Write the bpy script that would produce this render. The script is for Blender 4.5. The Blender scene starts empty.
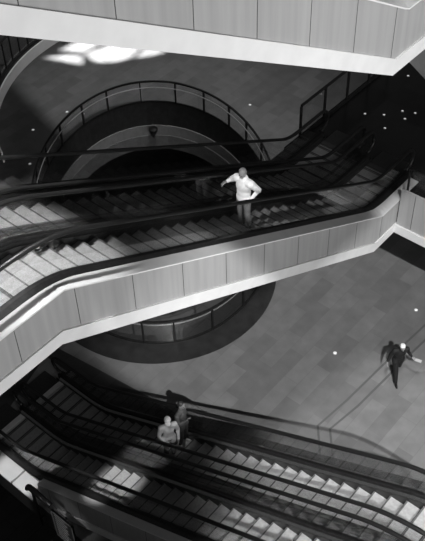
import bpy, bmesh, math, random
from math import sin, cos, tan, pi, radians as R, sqrt, hypot
from mathutils import Vector, Matrix

random.seed(7)
SC = bpy.context.scene
COL = SC.collection

# ------------------------------------------------------------------ levels
RUN, RISE = 10.61, 5.94
TR = 0.385
ANG = math.atan2(RISE, RUN)
HT = tan(ANG / 2)
L0, L1, L2, LB = 0.0, 6.18, 12.12, -5.95

# ------------------------------------------------------------------ materials
def mat(name, col, rough=0.5, metal=0.0, spec=0.5):
    m = bpy.data.materials.new(name)
    m.use_nodes = True
    b = m.node_tree.nodes['Principled BSDF']
    b.inputs['Base Color'].default_value = (col, col, col, 1)
    b.inputs['Roughness'].default_value = rough
    b.inputs['Metallic'].default_value = metal
    b.inputs['Specular IOR Level'].default_value = spec
    return m

def nodes(m):
    return m.node_tree.nodes, m.node_tree.links, m.node_tree.nodes['Principled BSDF']

def noise_mat(name, c0, c1, scale=8.0, rough=0.5, stretch=(1, 1, 1), metal=0.0, detail=4.0, bump=0.0, spec=0.5):
    m = mat(name, c0, rough, metal, spec)
    n, l, b = nodes(m)
    tc = n.new('ShaderNodeTexCoord')
    mp = n.new('ShaderNodeMapping'); mp.inputs['Scale'].default_value = stretch
    nt = n.new('ShaderNodeTexNoise'); nt.inputs['Scale'].default_value = scale; nt.inputs['Detail'].default_value = detail
    cr = n.new('ShaderNodeValToRGB')
    cr.color_ramp.elements[0].color = (c0, c0, c0, 1); cr.color_ramp.elements[0].position = 0.3
    cr.color_ramp.elements[1].color = (c1, c1, c1, 1); cr.color_ramp.elements[1].position = 0.7
    l.new(tc.outputs['Object'], mp.inputs['Vector']); l.new(mp.outputs['Vector'], nt.inputs['Vector'])
    l.new(nt.outputs['Fac'], cr.inputs['Fac']); l.new(cr.outputs['Color'], b.inputs['Base Color'])
    if bump:
        bp = n.new('ShaderNodeBump'); bp.inputs['Strength'].default_value = bump; bp.inputs['Distance'].default_value = 0.01
        l.new(nt.outputs['Fac'], bp.inputs['Height']); l.new(bp.outputs['Normal'], b.inputs['Normal'])
    return m

def tile_mat(name, lo, hi, bw, bh, mortar, rough, spec=0.5, rot=pi / 2):
    m = mat(name, lo, rough, 0, spec)
    n, l, b = nodes(m)
    tc = n.new('ShaderNodeTexCoord')
    mp = n.new('ShaderNodeMapping'); mp.inputs['Rotation'].default_value = (0, 0, rot)
    br = n.new('ShaderNodeTexBrick')
    br.offset = 0.37; br.squash = 1.0
    br.inputs['Color1'].default_value = (lo, lo, lo, 1); br.inputs['Color2'].default_value = (hi, hi, hi, 1)
    br.inputs['Mortar'].default_value = (mortar, mortar, mortar, 1)
    br.inputs['Scale'].default_value = 1.0; br.inputs['Mortar Size'].default_value = 0.006
    br.inputs['Brick Width'].default_value = bw; br.inputs['Row Height'].default_value = bh
    nt = n.new('ShaderNodeTexNoise'); nt.inputs['Scale'].default_value = 2.2; nt.inputs['Detail'].default_value = 6
    mr = n.new('ShaderNodeMapRange'); mr.inputs['To Min'].default_value = 0.72; mr.inputs['To Max'].default_value = 1.28
    mx = n.new('ShaderNodeMix'); mx.data_type = 'RGBA'; mx.blend_type = 'MULTIPLY'; mx.inputs['Factor'].default_value = 1
    l.new(tc.outputs['Object'], mp.inputs['Vector']); l.new(mp.outputs['Vector'], br.inputs['Vector'])
    l.new(tc.outputs['Object'], nt.inputs['Vector']); l.new(nt.outputs['Fac'], mr.inputs['Value'])
    l.new(br.outputs['Color'], mx.inputs['A']); l.new(mr.outputs['Result'], mx.inputs['B'])
    l.new(mx.outputs['Result'], b.inputs['Base Color'])
    return m

def glass_mat(name, tint=0.86, gloss=0.06):
    m = bpy.data.materials.new(name); m.use_nodes = True
    n, l = m.node_tree.nodes, m.node_tree.links
    n.remove(n['Principled BSDF'])
    out = n['Material Output']
    t = n.new('ShaderNodeBsdfTransparent'); t.inputs['Color'].default_value = (tint, tint, tint, 1)
    g = n.new('ShaderNodeBsdfGlossy'); g.inputs['Roughness'].default_value = 0.03
    lw = n.new('ShaderNodeLayerWeight'); lw.inputs['Blend'].default_value = 0.25
    mr = n.new('ShaderNodeMapRange'); mr.inputs['To Min'].default_value = 0.012; mr.inputs['To Max'].default_value = 0.22
    mx = n.new('ShaderNodeMixShader')
    l.new(lw.outputs['Fresnel'], mr.inputs['Value']); l.new(mr.outputs['Result'], mx.inputs['Fac'])
    l.new(t.outputs['BSDF'], mx.inputs[1]); l.new(g.outputs['BSDF'], mx.inputs[2])
    l.new(mx.outputs['Shader'], out.inputs['Surface'])
    return m

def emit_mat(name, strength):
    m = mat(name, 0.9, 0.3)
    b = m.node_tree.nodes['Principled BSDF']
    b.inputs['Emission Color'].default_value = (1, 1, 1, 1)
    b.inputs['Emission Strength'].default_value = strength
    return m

M = {}
M['white'] = noise_mat('white_paint', 0.62, 0.68, 3.0, 0.45)
M['wood'] = noise_mat('veneer_panel', 0.27, 0.33, 6.0, 0.5, (1.2, 1.2, 0.06), detail=6)
M['joint'] = mat('dark_joint', 0.03, 0.6)
M['rubber'] = mat('black_rubber', 0.012, 0.38)
M['blackmetal'] = noise_mat('black_metal', 0.015, 0.03, 12, 0.35, metal=0.3)
M['steel'] = noise_mat('brushed_steel', 0.42, 0.52, 20, 0.4, (0.2, 6, 6), metal=0.35)
M['darksteel'] = noise_mat('dark_steel', 0.05, 0.09, 15, 0.3, (0.2, 6, 6), metal=0.7)
M['trimsteel'] = noise_mat('polished_trim_steel', 0.22, 0.3, 20, 0.25, (0.2, 6, 6), metal=0.85)
M['comb'] = noise_mat('comb_aluminium', 0.6, 0.7, 20, 0.4, metal=0.2)
M['plate'] = noise_mat('landing_plate', 0.03, 0.05, 30, 0.45, metal=0.3)
M['skirt'] = mat('skirt_panel', 0.03, 0.3, 0.4)
M['soffit'] = noise_mat('soffit_panel', 0.2, 0.26, 4, 0.6)
M['glass'] = glass_mat('balustrade_glass', 0.93)
M['tile'] = tile_mat('stone_tiles', 0.16, 0.215, 1.6, 0.52, 0.16, 0.42)
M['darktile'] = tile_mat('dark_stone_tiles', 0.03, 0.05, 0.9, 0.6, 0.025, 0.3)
M['granite'] = tile_mat('black_granite_tiles', 0.012, 0.02, 0.9, 0.9, 0.01, 0.22)
M['basement'] = tile_mat('basement_tiles', 0.08, 0.11, 1.2, 0.6, 0.02, 0.4)
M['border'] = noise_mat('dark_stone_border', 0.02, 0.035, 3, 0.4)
M['inlay'] = mat('dark_inlay_strip', 0.11, 0.5)
M['darkpanel'] = noise_mat('dark_fascia', 0.02, 0.035, 5, 0.4)
M['greypanel'] = noise_mat('grey_fascia', 0.12, 0.17, 5, 0.6)
M['rim'] = noise_mat('pale_rim', 0.22, 0.28, 4, 0.5)
M['concrete'] = noise_mat('concrete', 0.16, 0.22, 5, 0.7)
M['wall'] = noise_mat('wall_plaster', 0.1, 0.13, 2, 0.8)
M['lamp'] = emit_mat('lamp_lens', 0.32)  # self-glow for the lamp reflections imitated on the floors
M['skin'] = noise_mat('skin', 0.26, 0.32, 20, 0.5)
M['skin_dark'] = noise_mat('tanned_skin', 0.17, 0.22, 20, 0.5)
M['shirt_white'] = noise_mat('white_cotton', 0.72, 0.85, 10, 0.8, bump=0.3)
M['shirt_grey'] = noise_mat('light_grey_cotton', 0.6, 0.78, 9, 0.8, bump=0.3)
M['trousers_grey'] = noise_mat('grey_cloth', 0.16, 0.24, 12, 0.8, bump=0.3)
M['trousers_dark'] = noise_mat('dark_cloth', 0.04, 0.07, 12, 0.8, bump=0.3)
M['suit_black'] = noise_mat('black_cloth', 0.004, 0.008, 12, 0.75)
M['jacket'] = noise_mat('dark_grey_jacket', 0.06, 0.1, 10, 0.8, bump=0.3)
M['shoe'] = mat('black_leather', 0.012, 0.35)
M['shoe_light'] = mat('pale_leather', 0.45, 0.5)
M['hair_white'] = noise_mat('white_hair', 0.75, 0.88, 40, 0.7, bump=0.4)
M['hair_dark'] = noise_mat('dark_hair', 0.015, 0.03, 40, 0.5, bump=0.4)
M['hair_grey'] = noise_mat('short_grey_hair', 0.14, 0.22, 40, 0.6, bump=0.4)
M['cap'] = noise_mat('white_cap_cloth', 0.78, 0.88, 20, 0.8)
M['eye'] = mat('eye', 0.02, 0.2)
M['paper'] = mat('paper', 0.5, 0.7)
M['sign_face'] = mat('sign_face', 0.06, 0.4)
M['sign_line'] = mat('sign_line', 0.75, 0.5)
M['chrome'] = mat('chrome', 0.8, 0.12, 1.0)

# step tread with fine cleats along the travel direction
def step_mat():
    m = noise_mat('step_aluminium', 0.32, 0.42, 14, 0.5, metal=0.35)
    n, l, b = nodes(m)
    tc = n.new('ShaderNodeTexCoord')
    w = n.new('ShaderNodeTexWave'); w.wave_type = 'BANDS'; w.bands_direction = 'Y'
    w.inputs['Scale'].default_value = 28
    bp = n.new('ShaderNodeBump'); bp.inputs['Strength'].default_value = 0.5; bp.inputs['Distance'].default_value = 0.004
    l.new(tc.outputs['Object'], w.inputs['Vector']); l.new(w.outputs['Fac'], bp.inputs['Height']); l.new(bp.outputs['Normal'], b.inputs['Normal'])
    return m
M['step'] = step_mat()
M['step_nose'] = mat('step_nose', 0.09, 0.5, 0.2)
M['step_back'] = mat('step_back', 0.06, 0.6, 0.2)
M['dullcomb'] = noise_mat('dull_comb', 0.06, 0.09, 20, 0.5, metal=0.3)  # comb metal darkened in colour where the escalators lie in shade

# ------------------------------------------------------------------ helpers
def link(o, parent=None):
    COL.objects.link(o)
    if parent is not None:
        o.parent = parent
    return o

def obj(name, bm, m, parent=None, smooth=False, extra=()):
    me = bpy.data.meshes.new(name)
    bmesh.ops.recalc_face_normals(bm, faces=bm.faces)
    bm.to_mesh(me); bm.free()
    mm = [M[m]] + [M[x] for x in extra]
    for x in mm: me.materials.append(x)
    if smooth:
        for p in me.polygons: p.use_smooth = True
    return link(bpy.data.objects.new(name, me), parent)

def tag(o, label, cat, group=None):
    o['label'] = label; o['category'] = cat
    if group: o['group'] = group
    return o

def structure(o):
    o['kind'] = 'structure'
    return o

def thing(name, label, cat, loc=(0, 0, 0), rotz=0.0, group=None):
    o = bpy.data.objects.new(name, None)
    o.empty_display_size = 0.2
    o.location = loc; o.rotation_euler = (0, 0, rotz)
    COL.objects.link(o)
    return tag(o, label, cat, group)

def box(bm, x0, x1, y0, y1, z0, z1, mi=0):
    vs = [bm.verts.new((x, y, z)) for z in (z0, z1) for y in (y0, y1) for x in (x0, x1)]
    for f in ((0, 1, 3, 2), (4, 6, 7, 5), (0, 4, 5, 1), (2, 3, 7, 6), (0, 2, 6, 4), (1, 5, 7, 3)):
        bm.faces.new([vs[i] for i in f]).material_index = mi

def prism(bm, pts, h0, h1, axis='z', mi=0):
    """closed polygon pts (2D) extruded; axis z: pts=(x,y); axis y: pts=(x,z)."""
    mk = (lambda p, h: (p[0], p[1], h)) if axis == 'z' else (lambda p, h: (p[0], h, p[1]))
    a = [bm.verts.new(mk(p, h0)) for p in pts]; b = [bm.verts.new(mk(p, h1)) for p in pts]
    n = len(pts)
    bm.faces.new(a).material_index = mi; bm.faces.new(b[::-1]).material_index = mi
    for i in range(n):
        bm.faces.new((a[i], b[i], b[(i + 1) % n], a[(i + 1) % n])).material_index = mi

def sweep(bm, path, prof, closed=False, up=Vector((0, 0, 1)), mi=0):
    """sweep a closed 2D profile (side, up) along a 3D path."""
    path = [Vector(p) for p in path]
    n = len(path); rings = []
    for i, p in enumerate(path):
        a = path[(i - 1) % n] if (closed or i > 0) else p
        c = path[(i + 1) % n] if (closed or i < n - 1) else p
        t = (c - a).normalized()
        side = t.cross(up)
        side = side.normalized() if side.length > 1e-5 else Vector((1, 0, 0))
        u = side.cross(t).normalized()
        rings.append([bm.verts.new(p + side * q[0] + u * q[1]) for q in prof])
    k = len(prof)
    for i in range(n if closed else n - 1):
        r0, r1 = rings[i], rings[(i + 1) % n]
        for j in range(k):
            bm.faces.new((r0[j], r0[(j + 1) % k], r1[(j + 1) % k], r1[j])).material_index = mi
    if not closed:
        bm.faces.new(rings[0]); bm.faces.new(rings[-1][::-1])

def oval(rx, ry, n=10):
    return [(rx * cos(2 * pi * i / n), ry * sin(2 * pi * i / n)) for i in range(n)]

# ------------------------------------------------------------------ escalator
def sharp(h, Lb, Lt):
    d = -h * HT
    if Lb < 0:
        return [(-Lb, h + (-Lb - d) * tan(ANG)), (RUN + d, RISE + h), (RUN + Lt, RISE + h)]
    return [(-Lb, h), (d, h), (RUN + d, RISE + h), (RUN + Lt, RISE + h)]

def centre(Lb, Lt, rad=2.4, step=0.12):
    """rounded nose line: list of (s, z, angle)"""
    T = rad * HT
    ca, sa = cos(ANG), sin(ANG)
    pts = []
    def seg(p, q, a):
        n = max(1, int(hypot(q[0] - p[0], q[1] - p[1]) / step))
        for i in range(n):
            t = i / n
            pts.append((p[0] + (q[0] - p[0]) * t, p[1] + (q[1] - p[1]) * t, a))
    seg((-Lb, 0), (-T, 0), 0)
    for i in range(9):
        a = ANG * i / 8
        pts.append((-T + rad * sin(a), rad * (1 - cos(a)), a))
    p = (T * ca, T * sa); q = (RUN - T * ca, RISE - T * sa)
    seg(p, q, ANG); pts = [x for k, x in enumerate(pts) if k == 0 or x[0] > pts[k - 1][0] + 1e-6]
    for i in range(9):
        a = ANG * (1 - i / 8)
        pts.append((RUN + T - rad * sin(a), RISE - rad * (1 - cos(a)), a))
    seg((RUN + T, RISE), (RUN + Lt, RISE), 0)
    pts.append((RUN + Lt, RISE, 0))
    return pts

def off(c, h):
    return (c[0] - h * sin(c[2]), c[1] + h * cos(c[2]))

def zc(C, s):
    for a, b in zip(C, C[1:]):
        if a[0] <= s <= b[0]:
            return a[1] + (b[1] - a[1]) * (s - a[0]) / max(1e-9, b[0] - a[0])
    return 0.0 if s < C[0][0] else C[-1][1]

def escalator(name, label, loc, rotz, outer, deck='white', Lb=2.2, Lt=2.2, group=None, seams=0.3, clad_b=0.88, clad_t=0.88, cw=1.08, comb='comb', inner='darksteel', pitch=1.3):
    """local x runs up the escalator, z up; outer = +1/-1: the side that carries the cladding."""
    root = thing(name, label, 'escalator', loc, rotz, group)
    Cc = centre(Lb, Lt)
    o = outer
    S = lambda w: w * o
    # cladding on the outer side : upper panel, white lip, soffit
    def band(nm, h0, h1, w0, w1, m, cut=True, extra=(), smooth=False):
        bm = bmesh.new()
        lo = sharp(h0, clad_b + 0.0, clad_t); hi = sharp(h1, clad_b, clad_t)
        prism(bm, lo + hi[::-1], S(w0), S(w1), 'y')
        return obj(nm, bm, m, root)
    pan = band('cladding_panel', 0.10, -0.705, cw - .06, cw, 'wood')
    # dark joints between the veneer sheets
    s = -clad_b + seams
    while s < RUN + clad_t:
        a = ANG if 0 < s < RUN else 0
        z = s * tan(ANG) if 0 < s < RUN else (0 if s <= 0 else RISE)
        bot = z - 0.70 / max(.8, cos(a)); top = z + 0.10 / max(.8, cos(a))
        dz = 0.012 * tan(a)
        bm = bmesh.new()
        prism(bm, [(s - .006, bot), (s + .006, bot + dz), (s + .006, top + dz), (s - .006, top)], S(cw + .0002), S(cw + .003), 'y')
        obj('joint', bm, 'joint', pan)
        s += pitch
    band('lower_lip', -0.70, -0.98, cw - .13, cw + .04, 'white')
    band('soffit', -0.90, -0.96, -0.80, cw - .12, 'soffit')
    band('side_plate', 0.06, -0.92, -0.795, -0.765, 'darksteel')
    # decks
    def deckstrip(nm, w0, w1, h0, h1, m, sharp_outer, th=0.03):
        bm = bmesh.new()
        rows = []
        lim = (max(-Lb + 0.25, -clad_b if sharp_outer and clad_b < 0 else -99), RUN + Lt - 0.25)
        for c in Cc:
            if not (lim[0] <= c[0] <= lim[1]): continue
            s0, z0 = off(c, h0)
            if sharp_outer:
                zz = max(0, min(RISE, (s0 + h1 * HT) * tan(ANG))) + h1
                s1, z1 = s0, zz
            else:
                s1, z1 = off(c, h1)
            rows.append(((s0, S(w0), z0), (s1, S(w1), z1)))
        va = [[bm.verts.new(p) for p in (a, b, (b[0], b[1], b[2] - th), (a[0], a[1], a[2] - th))] for a, b in rows]
        for r0, r1 in zip(va, va[1:]):
            for j in range(4):
                bm.faces.new((r0[j], r0[(j + 1) % 4], r1[(j + 1) % 4], r1[j]))
        bm.faces.new(va[0]); bm.faces.new(va[-1][::-1])
        return obj(nm, bm, m, root)
    deckstrip('outer_deck', 0.78, cw + .005, 0.14, 0.125, deck, True)
    deckstrip('middle_deck', -0.69, -0.80, 0.13, 0.13, 'darksteel', False)
    for sd in (1, -1):
        deckstrip('inner_deck', sd * 0.515, sd * 0.585, 0.07, 0.12, inner, False, 0.02)
        # base profile carrying the glass
        bm = bmesh.new()
        rows = [c for c in Cc if -Lb + 0.2 <= c[0] <= RUN + Lt - 0.2]
        va = []
        for c in rows:
            a = off(c, 0.02); b = off(c, 0.185)
            va.append([bm.verts.new(p) for p in ((a[0], S(sd * .585), a[1]), (b[0], S(sd * .60), b[1]), (b[0], S(sd * .69), b[1]), (a[0], S(sd * (.80 if sd > 0 else .70)), a[1] + (.12 if sd > 0 else 0)))])
        for r0, r1 in zip(va, va[1:]):
            for j in range(4): bm.faces.new((r0[j], r0[(j + 1) % 4], r1[(j + 1) % 4], r1[j]))
        bm.faces.new(va[0]); bm.faces.new(va[-1][::-1])
        obj('base_profile', bm, 'blackmetal', root)
        # skirt
        bm = bmesh.new(); va = []
        for c in rows:
            a = off(c, -0.35); b = off(c, 0.075)
            va.append([bm.verts.new(p) for p in ((a[0], S(sd * .508), a[1]), (b[0], S(sd * .508), b[1]), (b[0], S(sd * .525), b[1]), (a[0], S(sd * .525), a[1]))])
        for r0, r1 in zip(va, va[1:]):
            for j in range(4): bm.faces.new((r0[j], r0[(j + 1) % 4], r1[(j + 1) % 4], r1[j]))
        bm.faces.new(va[0]); bm.faces.new(va[-1][::-1])
        obj('skirt_panel', bm, 'skirt', root)
        # handrail with newel loops
        HR, NR = 0.96, 0.33
        body = [c for c in Cc if -Lb + NR <= c[0] <= RUN + Lt - NR]
        path = []
        c0 = body[0]; cN = body[-1]
        for i in range(9):
            a = -pi / 2 - pi * i / 8 * 1.0
            path.append((c0[0] + NR * cos(a), HR - NR + NR * sin(a)))
        for c in body: path.append(off(c, HR))
        for i in range(9):
            a = pi / 2 - pi * i / 8
            path.append((cN[0] + NR * cos(a), RISE + HR - NR + NR * sin(a)))
        q = []
        for p in path:
            if not q or hypot(p[0] - q[-1][0], p[1] - q[-1][1]) > 1e-3: q.append(p)
        bm = bmesh.new()
        prof = oval(0.054, 0.040, 10)
        rings = []
        for i, p in enumerate(q):
            a = q[max(0, i - 1)]; b = q[min(len(q) - 1, i + 1)]
            d = hypot(b[0] - a[0], b[1] - a[1]); tx, tz = (b[0] - a[0]) / d, (b[1] - a[1]) / d
            rings.append([bm.verts.new((p[0] - tz * v, S(sd * .64) + u, p[1] + tx * v)) for u, v in prof])
        for r0, r1 in zip(rings, rings[1:]):
            for j in range(10): bm.faces.new((r0[j], r0[(j + 1) % 10], r1[(j + 1) % 10], r1[j]))
        bm.faces.new(rings[0]); bm.faces.new(rings[-1][::-1])
        obj('handrail', bm, 'rubber', root, True)
        # glass panels between base profile and handrail
        cuts = 8
        n = len(body)
        idx = [round(i * (n - 1) / cuts) for i in range(cuts + 1)]
        for k in range(cuts):
            seg = body[idx[k]:idx[k + 1] + 1]
            lo = [off(c, 0.17) for c in seg]; hi = [off(c, HR - 0.02) for c in seg]
            g = 0.006
            lo[0] = (lo[0][0] + g, lo[0][1]); hi[0] = (hi[0][0] + g, hi[0][1])
            lo[-1] = (lo[-1][0] - g, lo[-1][1]); hi[-1] = (hi[-1][0] - g, hi[-1][1])
            left = []; right = []
            if k == 0:
                left = [(c0[0] + (NR - .01) * cos(a), HR - NR + (NR - .01) * sin(a)) for a in [pi / 2 + pi * i / 8 for i in range(1, 8)]]
            if k == cuts - 1:
                right = [(cN[0] + (NR - .01) * cos(a), RISE + HR - NR + (NR - .01) * sin(a)) for a in [pi / 2 - pi * i / 8 for i in range(1, 8)]]
            poly = hi + right + lo[::-1] + left[::-1]
            bm = bmesh.new()
            prism(bm, poly, S(sd * .634), S(sd * .646), 'y')
            bmesh.ops.triangulate(bm, faces=[f for f in bm.faces if len(f.verts) > 4])
            obj('glass_panel', bm, 'glass', root)
    # steps
    if True:
        k0 = -5; k1 = int((RUN + 1.62) / TR)
        for k in range(k0, k1 + 1):
            s0 = k * TR
            z = zc(Cc, s0)
            zp = zc(Cc, s0 - TR)
            dr = max(0.03, z - zp)
            bm = bmesh.new()
            # tread with rounded nose, curved riser under it
            pr = [(s0 + 0.004, z - 0.012), (s0 + 0.014, z), (s0 + TR - .002, z), (s0 + TR - .002, z - 0.05), (s0 + 0.05, z - 0.05), (s0 + 0.028, z - dr - 0.02), (s0 + 0.016, z - dr - 0.02), (s0 + 0.008, z - dr * 0.5)]
            prism(bm, pr, -0.503, 0.503, 'y')
            box(bm, s0 + 0.012, s0 + 0.045, -0.495, 0.495, z - 0.002, z + 0.003, 1)
            box(bm, s0 + TR - .045, s0 + TR - .005, -0.495, 0.495, z - 0.002, z + 0.002, 2)
            obj('step', bm, 'step', root, False, ('step_nose', 'step_back'))
    # landing plates + comb plates
    for (a, b, c, z) in ((-Lb - 0.3, -1.83, -1.66, 0), (RUN + Lt + 0.3, RUN + 1.83, RUN + 1.66, RISE)):
        bm = bmesh.new(); box(bm, min(a, b), max(a, b), -0.506, 0.506, z - 0.06, z + 0.012)
        obj('landing_plate', bm, 'plate', root)
        bm = bmesh.new(); box(bm, min(b, c), max(b, c), -0.506, 0.506, z - 0.06, z + 0.02)
        # comb teeth
        t0, t1 = (c, c + 0.05) if z == 0 else (c - 0.05, c)
        for i in range(24):
            w = -0.49 + i * 0.0426
            box(bm, t0, t1, w - 0.006, w + 0.006, z - 0.02, z + 0.012)
        obj('comb_plate', bm, comb, root)
    return root

MIDY = 16.87
XN, XF = -9.89, -11.50
escalator('escalator', 'nearer of the two middle escalators, man in white riding, veneer side facing us', (XN, MIDY, L1 + .02), -pi / 2, 1, seams=0.86, Lt=4.6, clad_t=4.5, comb='dullcomb')
escalator('escalator', 'farther of the two middle escalators, right in front of the oval floor opening', (XF, MIDY, L1 + .02), -pi / 2, -1, deck='darksteel', seams=0.4, Lt=4.6, clad_t=4.5, comb='dullcomb')
TX, TY, TZ = -6.5, 12.3, 15.3
_keep = (RUN, ANG, HT)
RUN = 10.08; ANG = math.atan2(RISE, RUN); HT = tan(ANG / 2)
escalator('escalator', 'topmost escalator, its white lipped veneer side crossing the upper edge', (TX - 1.08, TY, TZ), -pi / 2, 1, seams=0.64, pitch=1.2, Lt=3.2, clad_t=3.0, clad_b=1.5, comb='dullcomb')
RUN, ANG, HT = _keep
LX, LYF, LYN = -13.9, 9.86, 8.25
escalator('escalator', 'farther of the two lowest escalators, couple riding it, beside the stone floor', (LX, LYF, L0 + .02), 0, 1, deck='blackmetal', seams=0.5, cw=1.0, inner='trimsteel')
escalator('escalator', 'nearest of the lowest escalators, dark side cladding beside the directory board', (LX, LYN, L0 + .02), 0, -1, deck='white', seams=0.5, cw=1.0, clad_b=-.66, inner='trimsteel')

# ------------------------------------------------------------------ floors
ECX, ECY, EA, EB = -18.93, 18.30, 6.63, 4.42
EU = Vector((-0.72, 0.694)).normalized(); EV = Vector((EU.y, -EU.x)) * 1.0
if EV.y < 0: EV = -EV
def ell(t, k=1.0, extra=0.0, z=0.0):
    p = EU * ((EA * k + extra) * cos(t)) + EV * ((EB * k + extra) * sin(t))
    return Vector((ECX + p.x, ECY + p.y, z))
def ell_n(t):
    d = Vector((cos(t) / EA, sin(t) / EB)); d.normalize()
    p = EU * d.x + EV * d.y
    return Vector((p.x, p.y, 0))

def holed_slab(name, outer, holes, z0, z1, m, side='concrete'):
    bm = bmesh.new()
    loops = []
    for pts in [outer] + holes:
        vs = [bm.verts.new((p[0], p[1], z1)) for p in pts]
        loops.append([bm.edges.new((vs[i], vs[(i + 1) % len(vs)])) for i in range(len(vs))])
    bmesh.ops.triangle_fill(bm, edges=[e for l in loops for e in l], use_beauty=True)
    bmesh.ops.recalc_face_normals(bm, faces=bm.faces)
    if bm.faces[:] and bm.faces[:][0].normal.z < 0:
        bmesh.ops.reverse_faces(bm, faces=bm.faces[:])
    ret = bmesh.ops.extrude_face_region(bm, geom=bm.faces[:])
    for v in [g for g in ret['geom'] if isinstance(g, bmesh.types.BMVert)]: v.co.z = z1
    low = [v for v in bm.verts if v not in set(g for g in ret['geom'] if isinstance(g, bmesh.types.BMVert))]
    for v in low: v.co.z = z0
    for f in bm.faces:
        f.normal_update()
    for f in bm.faces:
        if abs(f.normal.z) < 0.5: f.material_index = 1
    return structure(obj(name, bm, m, None, False, (side,)))

NE = 96
hole = [ell(2 * pi * i / NE) for i in range(NE)]
bm = bmesh.new(); box(bm, -2.1, 14, -6, 12.4, L1 - 0.9, L1)
structure(obj('floor_mezzanine', bm, 'granite'))
# unseen slabs added above the view, outlined to shade the escalators and floor
bm = bmesh.new(); prism(bm, [(-20, -14), (24, -14), (24, -5.6), (8.15, -5.6), (8.15, -4.05), (7.6, -4.09), (6.35, -4.22), (-20, -4.9)], 30, 30.04)
structure(obj('ceiling_front', bm, 'wall'))
bm = bmesh.new(); box(bm, 3.5, 7.2, -2.75, 2.0, 30, 30.04)
structure(obj('ceiling_side', bm, 'wall'))
holed_slab('floor', [(-52, 7.0), (12, 7.0), (12, 52), (-52, 52)], [hole], -0.9, 0.0, 'tile', 'darkpanel')
bm = bmesh.new(); box(bm, -60, 20, -10, 60, LB - 0.3, LB)
structure(obj('floor_basement', bm, 'basement'))

# dark stone border around the opening
def ring(name, m, lst, parent=None):
    """lst: list of (inward scale/extra, z) rows closed into a tube of quads around the ellipse"""
    bm = bmesh.new(); rows = []
    for ex, z in lst:
        rows.append([bm.verts.new(ell(2 * pi * i / NE, 1.0, ex, z)) for i in range(NE)])
    n = len(rows)
    for a in range(n):
        r0, r1 = rows[a], rows[(a + 1) % n]
        for i in range(NE):
            bm.faces.new((r0[i], r0[(i + 1) % NE], r1[(i + 1) % NE], r1[i]))
    return obj(name, bm, m, parent)
bm = bmesh.new(); rows = []
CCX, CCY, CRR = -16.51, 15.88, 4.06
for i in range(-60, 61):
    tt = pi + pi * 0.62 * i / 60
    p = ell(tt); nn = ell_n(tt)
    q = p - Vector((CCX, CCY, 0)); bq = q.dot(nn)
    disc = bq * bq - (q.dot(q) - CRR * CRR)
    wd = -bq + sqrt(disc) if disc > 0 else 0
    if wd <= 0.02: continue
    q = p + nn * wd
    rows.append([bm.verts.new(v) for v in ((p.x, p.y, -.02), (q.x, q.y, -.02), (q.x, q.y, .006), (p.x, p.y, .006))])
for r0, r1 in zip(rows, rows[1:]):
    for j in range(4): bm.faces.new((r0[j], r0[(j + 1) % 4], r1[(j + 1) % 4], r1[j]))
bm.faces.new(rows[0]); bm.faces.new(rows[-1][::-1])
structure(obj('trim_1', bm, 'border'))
structure(ring('trim_2', 'darkpanel', [(-0.01, 0.004), (-0.16, -1.05), (-0.02, -1.05), (0.0, -0.02)]))
structure(ring('trim_3', 'rim', [(-0.20, -1.04), (-0.24, -1.52), (-0.02, -1.52), (-0.02, -1.04)]))
structure(ring('trim_4', 'greypanel', [(-0.28, -1.52), (-0.36, -2.15), (0.0, -2.15), (0.0, -1.52)]))

# shadow wedge beside the lower escalators laid as dark tiles, and the white edge stone
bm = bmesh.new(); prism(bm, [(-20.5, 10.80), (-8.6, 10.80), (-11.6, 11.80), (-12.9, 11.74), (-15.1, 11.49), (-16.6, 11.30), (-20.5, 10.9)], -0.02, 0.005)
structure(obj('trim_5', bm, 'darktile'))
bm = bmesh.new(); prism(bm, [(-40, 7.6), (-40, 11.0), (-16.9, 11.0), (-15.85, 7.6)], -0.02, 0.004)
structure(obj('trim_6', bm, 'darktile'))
bm = bmesh.new(); prism(bm, [(-18.0, 6.97), (-14.16, 6.97), (-14.16, 7.49), (-18.0, 7.49)], -0.05, 0.02); prism(bm, [(-14.10, 6.97), (-13.24, 6.97), (-13.48, 7.49), (-14.10, 7.49)], -0.05, 0.02)
structure(obj('trim_7', bm, 'white'))
bm = bmesh.new(); box(bm, -15.78, -15.55, 7.5, 8.9, -0.04, 0.022); structure(obj('trim_8', bm, 'white'))

# thin dark inlay lines in the stone floor
def inlay(name, pts, w=0.035):
    bm = bmesh.new()
    sweep(bm, [(p[0], p[1], 0.001) for p in pts], [(-w, -0.01), (w, -0.01), (w, 0.004), (-w, 0.004)])
    return structure(obj(name, bm, 'inlay'))
inlay('trim_9', [(-7.25, 12.6), (-8.50, 14.12), (-8.36, 15.46), (-8.22, 18.0), (-8.0, 21.0), (-7.6, 27)])
inlay('trim_10', [(-6.85, 12.7), (-8.15, 14.25), (-7.98, 15.5), (-7.84, 18.0), (-7.62, 21.0), (-7.22, 27)])

# first floor (dark granite) and its edge
bm = bmesh.new(); box(bm, -12.75, 14, 17.76, 46, L1 - 0.5, L1)
structure(obj('floor_first', bm, 'granite'))
bm = bmesh.new(); box(bm, -8.77, 14, 17.70, 17.76, L1 - 0.70, L1 + 0.56)
for i in range(12):
    x = -8.33 + i * 1.25
    box(bm, x - .006, x + .006, 17.695, 17.70, L1 - 0.69, L1 + 0.55, 1)
structure(obj('trim_11', bm, 'wood', None, False, ('joint',)))
bm = bmesh.new(); box(bm, -8.80, 14, 17.64, 17.80, L1 - 0.98, L1 - 0.70)
structure(obj('trim_12', bm, 'white'))
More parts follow.
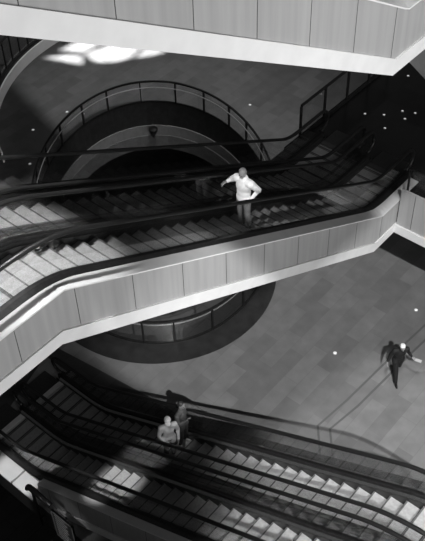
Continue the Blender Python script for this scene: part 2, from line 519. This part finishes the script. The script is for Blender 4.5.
# upper floor and its edge where the topmost escalator lands
bm = bmesh.new(); box(bm, TX + .1, 14, TY + 1.56, 34, TZ - 0.5, TZ)
structure(obj('floor_second', bm, 'granite'))
bm = bmesh.new(); box(bm, TX + .04, 14, TY + 1.50, TY + 1.56, TZ - 0.70, TZ + 0.56); structure(obj('trim_13', bm, 'wood'))
bm = bmesh.new(); box(bm, TX + .01, 14, TY + 1.44, TY + 1.60, TZ - 0.98, TZ - 0.70); structure(obj('trim_14', bm, 'white'))
bm = bmesh.new(); prism(bm, [(-12.34, 23.85), (-11.2, 23.2), (-8.5, 24.6), (-8.5, 30), (-12.3, 30)], L1 - 0.02, L1 + 0.006)
structure(obj('trim_15', bm, 'white'))

# curved gallery at the upper left with a pale fascia
GX, GY, GR = -16.5, 18.04, 6.18
def arc(r, a0, a1, n=48):
    return [(GX + r * cos(R(a0 + (a1 - a0) * i / n)), GY + r * sin(R(a0 + (a1 - a0) * i / n))) for i in range(n + 1)]
bm = bmesh.new(); prism(bm, arc(GR + 0.1, 165, 245) + arc(14.0, 245, 165), L1 - 0.45, L1)
structure(obj('floor_gallery', bm, 'darktile'))
bm = bmesh.new(); prism(bm, arc(GR, 165, 245) + arc(GR + 0.05, 245, 165), L1 - 0.40, L1 + 0.002)
structure(obj('trim_16', bm, 'white'))
for nm, a in (('wall_back', (-52, 14, 52, 52.3)), ('wall_left', (-52.3, -52, 7, 52))):
    bm = bmesh.new(); box(bm, a[0], a[1], a[2], a[3], 0.0, 16)
    structure(obj(nm, bm, 'wall'))

# ------------------------------------------------------------------ balustrades
t = thing('balustrade', 'curved glass balustrade with black posts around the oval opening in the stone floor', 'balustrade', (ECX, ECY, 0))
def rel(o, v): return Vector(v) - Vector(o.location)
posts_deg = [-170, -154, -140, -127, -114, -101, -89, -77, -64.4, -51.5, -36, -21, -2.5, 16.5, 32.4, 47.8, 60, 73.2, 86, 99, 112, 127, 143.7, 160.2, 177]
# equal-arc path
path = [ell(2 * pi * i / 144, 1, 0.03, 1.05) for i in range(144)]
bm = bmesh.new(); sweep(bm, [rel(t, p) for p in path], [(-.035, -.03), (.035, -.03), (.035, .03), (-.035, .03)], True)
obj('handrail', bm, 'blackmetal', t)
bm = bmesh.new(); sweep(bm, [rel(t, ell(2 * pi * i / 144, 1, -0.06, 0.80)) for i in range(144)], oval(.022, .022, 8), True)
obj('inner_rail', bm, 'steel', t, True)
bm = bmesh.new(); sweep(bm, [rel(t, ell(2 * pi * i / 144, 1, 0.02, 0.035)) for i in range(144)], [(-.03, -.03), (.03, -.03), (.03, .03), (-.03, .03)], True)
obj('base_rail', bm, 'blackmetal', t)
for d in posts_deg:
    p = rel(t, ell(R(d), 1, 0.02, 0)); nn = ell_n(R(d)); tg = Vector((-nn.y, nn.x, 0))
    bm = bmesh.new()
    q = [p + nn * a + tg * b for a, b in ((-.04, -.028), (.04, -.028), (.04, .028), (-.04, .028))]
    prism(bm, [(v.x, v.y) for v in q], -0.02, 1.03)
    obj('post', bm, 'blackmetal', t)
for a, b in zip(posts_deg, posts_deg[1:] + [posts_deg[0] + 360]):
    bm = bmesh.new(); n = 5; rows = []
    for i in range(n + 1):
        tt = R(a + 0.7 + (b - a - 1.4) * i / n)
        p0 = rel(t, ell(tt, 1, 0.015, 0.06)); p1 = rel(t, ell(tt, 1, 0.027, 0.06)); up = Vector((0, 0, .95))
        rows.append([bm.verts.new(v) for v in (p0, p1, p1 + up, p0 + up)])
    for r0, r1 in zip(rows, rows[1:]):
        for j in range(4): bm.faces.new((r0[j], r0[(j + 1) % 4], r1[(j + 1) % 4], r1[j]))
    bm.faces.new(rows[0]); bm.faces.new(rows[-1][::-1])
    obj('glass_panel', bm, 'glass', t)

def straight_balustrade(label, pts, z, h, spacing, post_w=0.05, rail=0.035):
    o = thing('balustrade', label, 'balustrade', (pts[0][0], pts[0][1], z))
    P3 = [Vector((p[0] - pts[0][0], p[1] - pts[0][1], 0)) for p in pts]
    bm = bmesh.new(); sweep(bm, [p + Vector((0, 0, h)) for p in P3], [(-rail, -.025), (rail, -.025), (rail, .025), (-rail, .025)])
    obj('handrail', bm, 'blackmetal', o)
    bm = bmesh.new(); sweep(bm, [p + Vector((0, 0, .04)) for p in P3], [(-.03, -.04), (.03, -.04), (.03, .04), (-.03, .04)])
    obj('base_rail', bm, 'blackmetal', o)
    for a, b in zip(P3, P3[1:]):
        d = (b - a); n = max(1, round(d.length / spacing)); u = d.normalized(); s = Vector((-u.y, u.x, 0))
        for i in range(n + 1):
            if i == n and b is not P3[-1]: continue
            c = a + d * (i / n); bm = bmesh.new()
            q = [c + u * x + s * y for x, y in ((-post_w / 2, -.02), (post_w / 2, -.02), (post_w / 2, .02), (-post_w / 2, .02))]
            prism(bm, [(v.x, v.y) for v in q], 0, h - .02); obj('post', bm, 'blackmetal', o)
        for i in range(n):
            c0 = a + d * (i / n) + u * .04; c1 = a + d * ((i + 1) / n) - u * .04; bm = bmesh.new()
            q = [c0 - s * .006, c1 - s * .006, c1 + s * .006, c0 + s * .006]
            prism(bm, [(v.x, v.y) for v in q], 0.07, h - .02); obj('glass_panel', bm, 'glass', o)
    return o
straight_balustrade('short glass balustrade with black frame at the left edge of the dark upper landing', [(-12.62, 18.35), (-12.62, 23.2)], L1, 1.2, 1.25, 0.09)
straight_balustrade('glass balustrade on the panelled edge wall right of the middle escalators', [(-8.70, 17.9), (-2.0, 17.9)], L1 + 0.0, 1.2, 1.6)
straight_balustrade('glass balustrade following the curved pale gallery edge at upper left', arc(GR + 0.16, 166, 244, 18), L1, 1.05, 1.1, 0.04, 0.03)

# short dark rail and directory board beside the nearest escalator
o = thing('guard_rail', 'short dark round ended rail left of the directory board at bottom left', 'railing', (-13.0, 6.88, 0))
bm = bmesh.new(); sweep(bm, [(-.12, 0, .90), (-.08, 0, 1.02), (0, 0, 1.08), (.4, 0, 1.05), (.82, 0, 1.0)], oval(.085, .07, 10)); obj('handrail', bm, 'darksteel', o, True)
bm = bmesh.new(); box(bm, .05, .11, -.03, .03, -.85, 1.03); box(bm, .05, .11, -.03, .14, -.5, -.44); obj('post', bm, 'blackmetal', o)
o = thing('directory_board', 'dark framed directory board with rows of pale lines, below the nearest escalator', 'sign', (-12.15, 6.86, -0.44))
bm = bmesh.new(); box(bm, 0, .82, -.03, .03, 0, 1.32); obj('board', bm, 'sign_face', o)
bm = bmesh.new()
for a in ((0, .82, 0, .035), (0, .82, 1.285, 1.32)): box(bm, a[0], a[1], -.045, .035, a[2], a[3])
for a in ((0, .035), (.785, .82)): box(bm, a[0], a[1], -.045, .035, 0, 1.32)
obj('frame', bm, 'steel', o)
bm = bmesh.new()
for i in range(9):
    z = .14 + i * .125; box(bm, .1, .1 + random.uniform(.4, .6), -.034, -.03, z, z + .03)
obj('text_lines', bm, 'sign_line', o)
bm = bmesh.new(); box(bm, .38, .44, .035, .14, .5, .56); box(bm, .38, .44, .035, .14, 1.1, 1.16); obj('bracket', bm, 'blackmetal', o)

# bowl shaped fitting on the pale rim of the opening
nb = ell_n(R(3)); pb = ell(R(3), 1, -0.42, -1.2)
o = thing('wall_lamp', 'dark bowl shaped lamp fixed to the pale rim inside the oval opening', 'lamp', pb)
bm = bmesh.new(); prof = [(0.0, -.34), (.05, -.30), (.07, -.18), (.15, -.06), (.19, .06), (.19, .16), (.16, .18), (0, .18)]
n = 20; rows = [[bm.verts.new((r * cos(2 * pi * i / n), r * sin(2 * pi * i / n), z)) for i in range(n)] for r, z in prof[1:-1]]
for r0, r1 in zip(rows, rows[1:]):
    for i in range(n): bm.faces.new((r0[i], r0[(i + 1) % n], r1[(i + 1) % n], r1[i]))
bm.faces.new(rows[0]); bm.faces.new(rows[-1][::-1])
obj('bowl', bm, 'blackmetal', o, True)
bm = bmesh.new(); sweep(bm, [(0, 0, .1), tuple(nb * .22 + Vector((0, 0, .1)))], oval(.03, .03, 8)); obj('bracket', bm, 'blackmetal', o)

# glowing discs imitating lamp reflections on the polished floors
def floor_glint(x, y, z, label, r=0.055, group=None):
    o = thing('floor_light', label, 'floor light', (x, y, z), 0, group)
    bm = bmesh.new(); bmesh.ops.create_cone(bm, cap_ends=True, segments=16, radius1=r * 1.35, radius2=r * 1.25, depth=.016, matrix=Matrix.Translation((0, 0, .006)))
    obj('rim', bm, 'steel', o)  # ring around the glowing disc that imitates a lamp reflection
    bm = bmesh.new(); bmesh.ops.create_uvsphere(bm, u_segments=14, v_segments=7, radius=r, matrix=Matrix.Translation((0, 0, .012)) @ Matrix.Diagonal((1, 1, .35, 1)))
    obj('lens', bm, 'lamp', o, True)  # glowing dome in place of a reflection
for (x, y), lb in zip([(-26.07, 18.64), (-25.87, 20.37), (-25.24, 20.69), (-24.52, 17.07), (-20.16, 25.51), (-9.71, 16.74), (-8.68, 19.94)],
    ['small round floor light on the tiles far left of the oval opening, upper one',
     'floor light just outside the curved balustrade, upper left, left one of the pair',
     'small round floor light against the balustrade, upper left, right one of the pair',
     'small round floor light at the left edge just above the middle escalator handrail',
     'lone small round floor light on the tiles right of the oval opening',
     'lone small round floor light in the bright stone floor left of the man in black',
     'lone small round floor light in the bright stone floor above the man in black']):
    floor_glint(x, y, 0, lb)
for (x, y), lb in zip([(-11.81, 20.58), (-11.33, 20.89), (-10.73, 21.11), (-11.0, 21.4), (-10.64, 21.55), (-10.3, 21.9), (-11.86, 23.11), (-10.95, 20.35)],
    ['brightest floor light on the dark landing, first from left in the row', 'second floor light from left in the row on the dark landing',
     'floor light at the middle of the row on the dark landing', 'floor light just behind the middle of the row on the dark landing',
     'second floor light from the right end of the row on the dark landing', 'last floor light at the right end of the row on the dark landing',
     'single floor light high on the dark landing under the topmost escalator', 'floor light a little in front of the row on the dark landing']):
    floor_glint(x, y, L1, lb, 0.035)

# chrome loop rail above the dark landing
o = thing('loop_rail', 'thin bright chrome loop rail on the dark landing at the right edge', 'rail', (-11.2, 24.4, L1))
bm = bmesh.new(); sweep(bm, [(-.55, .35, 0), (-.5, .35, .5), (-.3, .3, .82), (0, .1, .9), (.3, -.3, .8), (.42, -.5, .4), (.45, -.55, 0)], oval(.035, .035, 8)); obj('tube', bm, 'chrome', o, True)

# ------------------------------------------------------------------ people
def cone_between(bm, p0, p1, r0, r1, seg=14):
    p0, p1 = Vector(p0), Vector(p1)
    for p, r in ((p0, r0), (p1, r1)):
        bmesh.ops.create_icosphere(bm, subdivisions=2, radius=r, matrix=Matrix.Translation(p))
    d = p1 - p0
    if d.length < 1e-4: return
    q = d.to_track_quat('Z', 'Y').to_matrix().to_4x4()
    bmesh.ops.create_cone(bm, cap_ends=True, segments=seg, radius1=r0, radius2=r1, depth=d.length, matrix=Matrix.Translation((p0 + p1) / 2) @ q)

def blob(bm, c, r, rot=None, sub=3):
    m = Matrix.Translation(Vector(c))
    if rot is not None: m = m @ rot
    bmesh.ops.create_icosphere(bm, subdivisions=sub, radius=1.0, matrix=m @ Matrix.Diagonal((r[0], r[1], r[2], 1)))

def fused(name, bm, m, parent, voxel, smooth_it=2, target=None):
    """voxel-fuse overlapping shapes into ONE continuous surface"""
    me = bpy.data.meshes.new(name + '_raw'); bm.to_mesh(me); bm.free()
    tmp = bpy.data.objects.new(name + '_raw', me); COL.objects.link(tmp)
    md = tmp.modifiers.new('r', 'REMESH'); md.mode = 'VOXEL'; md.voxel_size = voxel; md.use_smooth_shade = True
    if smooth_it:
        sm = tmp.modifiers.new('s', 'SMOOTH'); sm.factor = 0.5; sm.iterations = smooth_it
    dg = bpy.context.evaluated_depsgraph_get(); dg.update()
    ev = tmp.evaluated_get(dg)
    out = bpy.data.meshes.new_from_object(ev, depsgraph=dg)
    bpy.data.objects.remove(tmp); bpy.data.meshes.remove(me)
    out.name = name; out.materials.clear(); out.materials.append(M[m])
    for p in out.polygons: p.use_smooth = True
    return link(bpy.data.objects.new(name, out), parent)

def hand(bm, wrist, d, palm_n, side, curl=0.35, k=1.0):
    """d: fingers direction, palm_n: normal the palm faces, side: thumb direction sign along d x palm_n"""
    d = Vector(d).normalized(); n = Vector(palm_n); n = (n - d * n.dot(d)).normalized()
    a = d.cross(n).normalized() * side
    w = Vector(wrist)
    rot = Matrix((a, d, n)).transposed().to_4x4()
    blob(bm, w + d * .045 * k, (.041 * k, .056 * k, .017 * k), rot, 2)
    for off_, ln in ((.030, .072), (.010, .082), (-.011, .077), (-.030, .060)):
        b = w + d * .085 * k + a * off_ * k
        m1 = b + (d * cos(curl) + n * sin(curl)) * ln * .5 * k
        e = m1 + (d * cos(2 * curl + .2) + n * sin(2 * curl + .2)) * ln * .5 * k
        cone_between(bm, b - d * .02 * k, m1, .0105 * k, .0095 * k, 8); cone_between(bm, m1, e, .0095 * k, .008 * k, 8)
    b = w + d * .02 * k + a * .032 * k
    m1 = b + (d * .6 + a * .7 + n * .3).normalized() * .04 * k
    e = m1 + (d * .9 + a * .15 + n * .4).normalized() * .032 * k
    cone_between(bm, b, m1, .0135 * k, .011 * k, 8); cone_between(bm, m1, e, .011 * k, .009 * k, 8)

def person(label, loc, heading, J, skin, top, top_m, leg_m, shoe_m, hair=None, cap=False, handspec=None, hem=0.9, collar=True, loose=.016):
    """local frame: faces +Y, right = +X. J: joints."""
    t = thing('person', label, 'person', loc, heading)
    V = {k: Vector(v) for k, v in J.items()}
    pel, che, nek, hd = V['pelvis'], V['chest'], V['neck'], V['head']
    look = V.get('look', Vector((0, 1, 0))).normalized()
    up = (hd - nek).normalized()
    rx = look.cross(up).normalized(); fw = up.cross(rx).normalized()
    HM = Matrix((rx, fw, up)).transposed().to_4x4()
    h = lambda x, y, z: hd + rx * x + fw * y + up * z
    bm = bmesh.new()
    # head
    blob(bm, h(0, -.012, .03), (.075, .092, .085), HM)
    blob(bm, h(0, .018, -.045), (.058, .068, .070), HM)
    blob(bm, h(0, .045, -.095), (.032, .034, .026), HM, 2)
    cone_between(bm, h(0, .086, .012), h(0, .106, -.03), .010, .016, 8)
    cone_between(bm, h(-.034, .074, .028), h(.034, .074, .028), .011, .011, 8)
    cone_between(bm, h(-.018, .078, -.066), h(.018, .078, -.066), .009, .009, 8)
    for s in (-1, 1): blob(bm, h(.076 * s, -.005, -.005), (.012, .024, .033), HM, 2)
    cone_between(bm, nek - up * .04, hd - up * .05 - fw * .01, .058, .052)
    # trunk
    sh = [V['shoulder_l'], V['shoulder_r']]
    sx = (sh[1] - sh[0]).normalized()
    ty = Vector((0, 0, 1)).cross(sx).normalized()
    TM = Matrix((sx, ty, sx.cross(ty))).transposed().to_4x4()
    def trunk(b, g):
        blob(b, che, (.155 + g, .105 + g, .18 + g), TM)
        blob(b, (che + pel) / 2, (.135 + g, .095 + g, .17 + g), TM)
        blob(b, pel, (.15 + g, .105 + g, .12 + g), TM)
        cone_between(b, sh[0], sh[1], .062 + g, .062 + g)
        cone_between(b, (sh[0] + sh[1]) / 2, nek, .08 + g, .058 + g)
    trunk(bm, 0)
    for s in 'lr':
        cone_between(bm, V['shoulder_' + s], V['elbow_' + s], .052, .040)
        cone_between(bm, V['elbow_' + s], V['wrist_' + s], .039, .027)
        cone_between(bm, V['hip_' + s], V['knee_' + s], .082, .056)
        cone_between(bm, V['knee_' + s], V['ankle_' + s], .054, .036)
        hs = handspec[s]
        hand(bm, V['wrist_' + s], hs[0], hs[1], hs[2], hs[3])
        tf = V['toe_' + s]
        cone_between(bm, V['ankle_' + s] - Vector((0, 0, .04)), tf, .038, .03)
    fused('body', bm, skin, t, .0075, 2)
    # upper garment
    bm = bmesh.new(); trunk(bm, loose)
    for s in 'lr':
        w = V['wrist_' + s] - (V['wrist_' + s] - V['elbow_' + s]).normalized() * .03
        cone_between(bm, V['shoulder_' + s], V['elbow_' + s], .06 + loose * .8, .045 + loose * .7)
        cone_between(bm, V['elbow_' + s], w, .055, .038)
    if hem < .9:
        for s in 'lr': cone_between(bm, V['hip_' + s], V['hip_' + s] + (V['knee_' + s] - V['hip_' + s]) * .28, .112, .115)
    if collar:
        bmesh.ops.create_cone(bm, cap_ends=True, segments=16, radius1=.085, radius2=.072, depth=.05, matrix=Matrix.Translation(nek + up * .012))
    fused(top, bm, top_m, t, .012, 3)
    # trousers
    bm = bmesh.new()
    blob(bm, pel - Vector((0, 0, .03)), (.162, .117, .12), TM)
    for s in 'lr':
        cone_between(bm, V['hip_' + s], V['knee_' + s], .1, .073)
        d = (V['knee_' + s] - V['ankle_' + s]).normalized()
        cone_between(bm, V['knee_' + s], V['ankle_' + s] + d * .01, .073, .062)
    fused('trousers', bm, leg_m, t, .012, 2)
    for s in 'lr':
        bm = bmesh.new(); a, f = V['ankle_' + s], V['toe_' + s]
        d = (f - a); d.z = 0; d = d.normalized()
        fl = Vector((f.x, f.y, f.z))
        cone_between(bm, a + Vector((0, 0, -.045)) - d * .03, fl, .045, .040)
        cone_between(bm, fl, fl + d * .05, .040, .03)
        fused('shoe', bm, shoe_m, t, .01, 2)
    for s in (-1, 1):
        bm = bmesh.new(); blob(bm, h(.031 * s, .078, .008), (.012, .012, .009), HM, 2); obj('eye', bm, 'eye', t, True)
    if hair:
        bm = bmesh.new()
        blob(bm, h(0, -.028, .045), (.084, .092, .088), HM)
        blob(bm, h(0, -.05, -.005), (.08, .068, .075), HM)
        fused('hair', bm, hair, t, .009, 2)
    if cap:
        bm = bmesh.new()
        blob(bm, h(0, -.012, .055), (.09, .106, .08), HM)
        c = h(0, .1, .055)
        blob(bm, c, (.075, .075, .012), HM, 2)
        fused('cap', bm, 'cap', t, .008, 1)
    return t

def rz(v, a):
    c, s = cos(a), sin(a)
    return (v[0] * c - v[1] * s, v[0] * s + v[1] * c, v[2])

def base_pose(H=1.75, **kw):
    k = H / 1.75
    J = dict(pelvis=(0, 0, .95), chest=(0, 0, 1.27), neck=(0, -.005, 1.47), head=(0, .02, 1.64),
             shoulder_l=(-.185, 0, 1.40), shoulder_r=(.185, 0, 1.40), hip_l=(-.09, 0, .92), hip_r=(.09, 0, .92),
             elbow_l=(-.25, -.03, 1.12), elbow_r=(.25, -.03, 1.12), wrist_l=(-.26, .06, .88), wrist_r=(.26, .06, .88),
             knee_l=(-.1, .02, .50), knee_r=(.1, .02, .50), ankle_l=(-.11, -.02, .09), ankle_r=(.11, -.02, .09),
             toe_l=(-.13, .12, .042), toe_r=(.13, .12, .042), look=(0, 1, -.2))
    J.update(kw)
    return {a: tuple(c * k for c in b) if a != 'look' else b for a, b in J.items()}

# white shirt rider on the near middle escalator, walks up (-Y): heading 180 deg
zs = L1 + zc(centre(2.2, 2.2), 11 * TR)
J = base_pose(1.79, elbow_r=(.34, -.02, 1.26), wrist_r=(.37, .16, 1.28), elbow_l=(-.27, -.17, 1.16), wrist_l=(-.20, .03, .97), look=(-.1, 1, -.55), head=(0, .05, 1.63),
              ankle_l=(-.11, -.06, .09), toe_l=(-.13, .07, .042), ankle_r=(.11, -.06, .09), toe_r=(.13, .07, .042), knee_l=(-.1, 0, .5), knee_r=(.1, 0, .5))
person('person in white long-sleeved shirt and grey trousers riding the middle escalator, hand on rail', (-9.92, 12.35, zs), pi, J, 'skin_dark', 'shirt', 'shirt_white', 'trousers_grey', 'shoe', hair='hair_grey', loose=.04,
       handspec={'l': ((.3, .5, -.8), (.9, .2, .3), -1, .4), 'r': ((.35, .75, -.35), (0, 0, -1), -1, .45)})
# man in black on the stone floor, walking towards us with his head bowed
hd = R(-131)
J = base_pose(1.72, pelvis=(0, 0, .93), chest=(0, .06, 1.25), neck=(0, .09, 1.45), head=(0, .16, 1.60), shoulder_l=(-.195, .07, 1.38), shoulder_r=(.195, .07, 1.38),
              hip_l=(-.09, 0, .9), hip_r=(.09, 0, .9), elbow_r=(.29, .02, 1.13), wrist_r=(.39, .12, .92), elbow_l=(-.29, -.02, 1.13), wrist_l=(-.39, .12, 1.0),
              knee_r=(.09, .19, .51), ankle_r=(.09, .31, .09), toe_r=(.10, .45, .042), knee_l=(-.09, -.03, .49), ankle_l=(-.08, -.33, .17), toe_l=(-.08, -.22, .05), look=(0, 1, -.9))
person('white-haired person in black clothes walking across the bright stone floor', (-7.73, 17.17, 0), hd, J, 'skin', 'jacket', 'suit_black', 'suit_black', 'shoe', hair='hair_white', hem=.8, loose=.022,
       handspec={'r': ((.2, .5, -.8), (-1, 0, 0), -1, .4), 'l': ((-.6, .75, -.2), (0, 0, -1), 1, .2)})
hw = Matrix.Rotation(hd, 3, 'Z') @ Vector((-.53, .27, .965)) + Vector((-7.73, 17.17, 0))
bm = bmesh.new()
for i in range(3): box(bm, -.05, .05, -.1, .1, i * .005, i * .005 + .003)
o = obj('folded_paper', bm, 'paper'); o.location = hw; o.rotation_euler = (.1, .1, hd + .9)
tag(o, 'folded sheet of paper held by the person in black', 'paper')
# couple on the far lower escalator
zs = zc(centre(2.2, 2.2), 9 * TR)
J = base_pose(1.76, wrist_r=(.16, .20, 1.0), elbow_r=(.26, .02, 1.12), elbow_l=(-.26, -.02, 1.12), wrist_l=(-.2, .22, .98), look=(.2, 1, -.5), ankle_l=(-.1, -.04, .09), ankle_r=(.1, -.04, .09), toe_l=(-.12, .09, .042), toe_r=(.12, .09, .042))
person('person in white cap and pale jacket on the lower escalator, nearer of the couple', (-10.26, 9.66, zs), R(-120), J, 'skin', 'jacket', 'shirt_grey', 'trousers_dark', 'shoe_light', cap=True, hem=.8,
       handspec={'l': ((.3, .7, -.5), (.8, 0, .2), -1, .4), 'r': ((-.3, .7, -.5), (-.8, 0, .2), 1, .4)})
J = base_pose(1.86, elbow_l=(-.36, .16, 1.22), wrist_l=(-.36, .42, 1.20), elbow_r=(.27, .06, 1.14), wrist_r=(.12, .24, 1.32), look=(0, 1, -.25), ankle_l=(-.1, -.04, .09), ankle_r=(.1, -.04, .09), toe_l=(-.12, .09, .042), toe_r=(.12, .09, .042))
person('dark-haired person in dark jacket leaning on the lower escalator rail beside the white cap', (-10.27, 10.2, zs), R(-80), J, 'skin_dark', 'jacket', 'jacket', 'trousers_dark', 'shoe_light', hair='hair_dark', hem=.8,
       handspec={'l': ((.1, .8, -.3), (0, 0, -1), 1, .5), 'r': ((-.2, .3, .9), (0, 1, 0), -1, .5)})

# ------------------------------------------------------------------ skylight that throws the bright panes on the floor, upper left
FX, FY, LZ, SZ = -27.6, 24.6, 60.0, 30.0
kk = (LZ - SZ) / LZ
panes = [[(-29.57, 23.42), (-29.37, 24.94), (-28.37, 25.35), (-28.60, 23.97)],
         [(-29.68, 22.60), (-29.10, 23.30), (-28.45, 23.75), (-27.93, 23.25)],
         [(-28.5, 23.95), (-28.0, 25.3), (-26.9, 26.4), (-26.6, 24.9), (-27.0, 24.2), (-27.6, 23.8)],
         [(-26.7, 26.5), (-25.7, 26.3), (-26.0, 25.7), (-26.4, 25.1)]]
bm = bmesh.new()
loops = [[(FX - 7, FY - 7), (FX + 7, FY - 7), (FX + 7, FY + 7), (FX - 7, FY + 7)]] + [[(FX + (x - FX) * kk, FY + (y - FY) * kk) for x, y in p] for p in panes]
es = []
for pts in loops:
    vs = [bm.verts.new((p[0], p[1], SZ)) for p in pts]
    es += [bm.edges.new((vs[i], vs[(i + 1) % len(vs)])) for i in range(len(vs))]
bmesh.ops.triangle_fill(bm, edges=es, use_beauty=True)
ret = bmesh.ops.extrude_face_region(bm, geom=bm.faces[:])
for v in [g for g in ret['geom'] if isinstance(g, bmesh.types.BMVert)]: v.co.z += 0.06
structure(obj('ceiling', bm, 'wall'))

def lamp(name, typ, loc, target, energy, **kw):
    d = bpy.data.lights.new(name, typ); d.energy = energy
    for k, v in kw.items(): setattr(d, k, v)
    o = bpy.data.objects.new(name, d); o.location = loc
    o.rotation_euler = (Vector(target) - Vector(loc)).to_track_quat('-Z', 'Y').to_euler()
    COL.objects.link(o)
    return o
lamp('skylight_sun', 'SPOT', (FX, FY, LZ), (FX, FY, 0), 900000, spot_size=R(10), spot_blend=0.1, shadow_soft_size=0.25)
# overhead skylight, a fill area added on our side, and narrow spots
lamp('high_floodlight', 'SPOT', (14, -9.4, 40), (-8.8, 15.4, 0), 92000, spot_size=R(18), spot_blend=0.5, shadow_soft_size=0.12)
lamp('high_floodlight', 'SPOT', (-2, 6, 38), (-5.4, 13.6, 0), 28000, spot_size=R(16), spot_blend=0.35, shadow_soft_size=1.2)
lamp('atrium_skylight', 'SPOT', (-16.5, 24, 38), (-22.5, 21.5, 0), 19000, spot_size=R(38), spot_blend=1.0, shadow_soft_size=2.5)
lamp('tall_window', 'AREA', (16, 5, 16), (-9, 11, 15.5), 1350, shape='RECTANGLE', size=14, size_y=8, spread=R(80))  # unseen fill added to brighten the cladding
lamp('down_light', 'SPOT', (-12.0, 9.0, 21), (-10.9, 6.3, 11.8), 5600, spot_size=R(32), spot_blend=0.45, shadow_soft_size=0.2)
lamp('down_light', 'SPOT', (-17.0, 2.0, 19), (-11.05, 8.3, 1.7), 13000, spot_size=R(5.6), spot_blend=0.6, shadow_soft_size=0.15)
lamp('down_light', 'SPOT', (-15.0, 3.0, 17), (-14.2, 7.2, 0), 9000, spot_size=R(5.5), spot_blend=0.3, shadow_soft_size=0.15)  # added spot standing in for a sun patch on the white edge stone
lamp('down_light', 'SPOT', (-9.6, 2.5, 20), (-9.9, 12.3, 9.75), 6000, spot_size=R(5.2), spot_blend=0.6, shadow_soft_size=0.15)
lamp('down_light', 'SPOT', (-7.0, 4.0, 19), (-10.25, 9.7, 3.4), 3200, spot_size=R(3.6), spot_blend=0.7, shadow_soft_size=0.15)  # narrow spot added to brighten the couple

lamp('down_light', 'SPOT', (-13.5, -2.0, 13), (-11.8, 6.85, 0.4), 1300, spot_size=R(7), spot_blend=0.8, shadow_soft_size=0.15)  # spot added so the lines on the board show
w = bpy.data.worlds.new('world'); SC.world = w; w.use_nodes = True
w.node_tree.nodes['Background'].inputs['Color'].default_value = (1, 1, 1, 1)
w.node_tree.nodes['Background'].inputs['Strength'].default_value = 0.04

# ------------------------------------------------------------------ camera
PT, RO, YW, F = R(45.7), R(-1.9), R(41.5), 939.0
fh = Vector((-sin(YW), cos(YW), 0)); rh = Vector((cos(YW), sin(YW), 0)); Z = Vector((0, 0, 1))
fw = fh * cos(PT) - Z * sin(PT); u0 = rh.cross(fw)
r_ = rh * cos(RO) + u0 * sin(RO); u_ = u0 * cos(RO) - rh * sin(RO)
cd = bpy.data.cameras.new('camera'); cam = bpy.data.objects.new('camera', cd); COL.objects.link(cam)
cam.matrix_world = Matrix((r_, u_, -fw)).transposed().to_4x4()
cam.location = (0, 0, 23.4)
cd.sensor_fit = 'VERTICAL'; cd.sensor_height = 24.0; cd.lens = 24.0 * F / 541.0
cd.clip_end = 500
SC.camera = cam
SC.view_settings.view_transform = 'Standard'; SC.view_settings.look = 'None'
SC.view_settings.exposure = 0.12; SC.view_settings.gamma = 1.0
SC.view_settings.use_curve_mapping = False
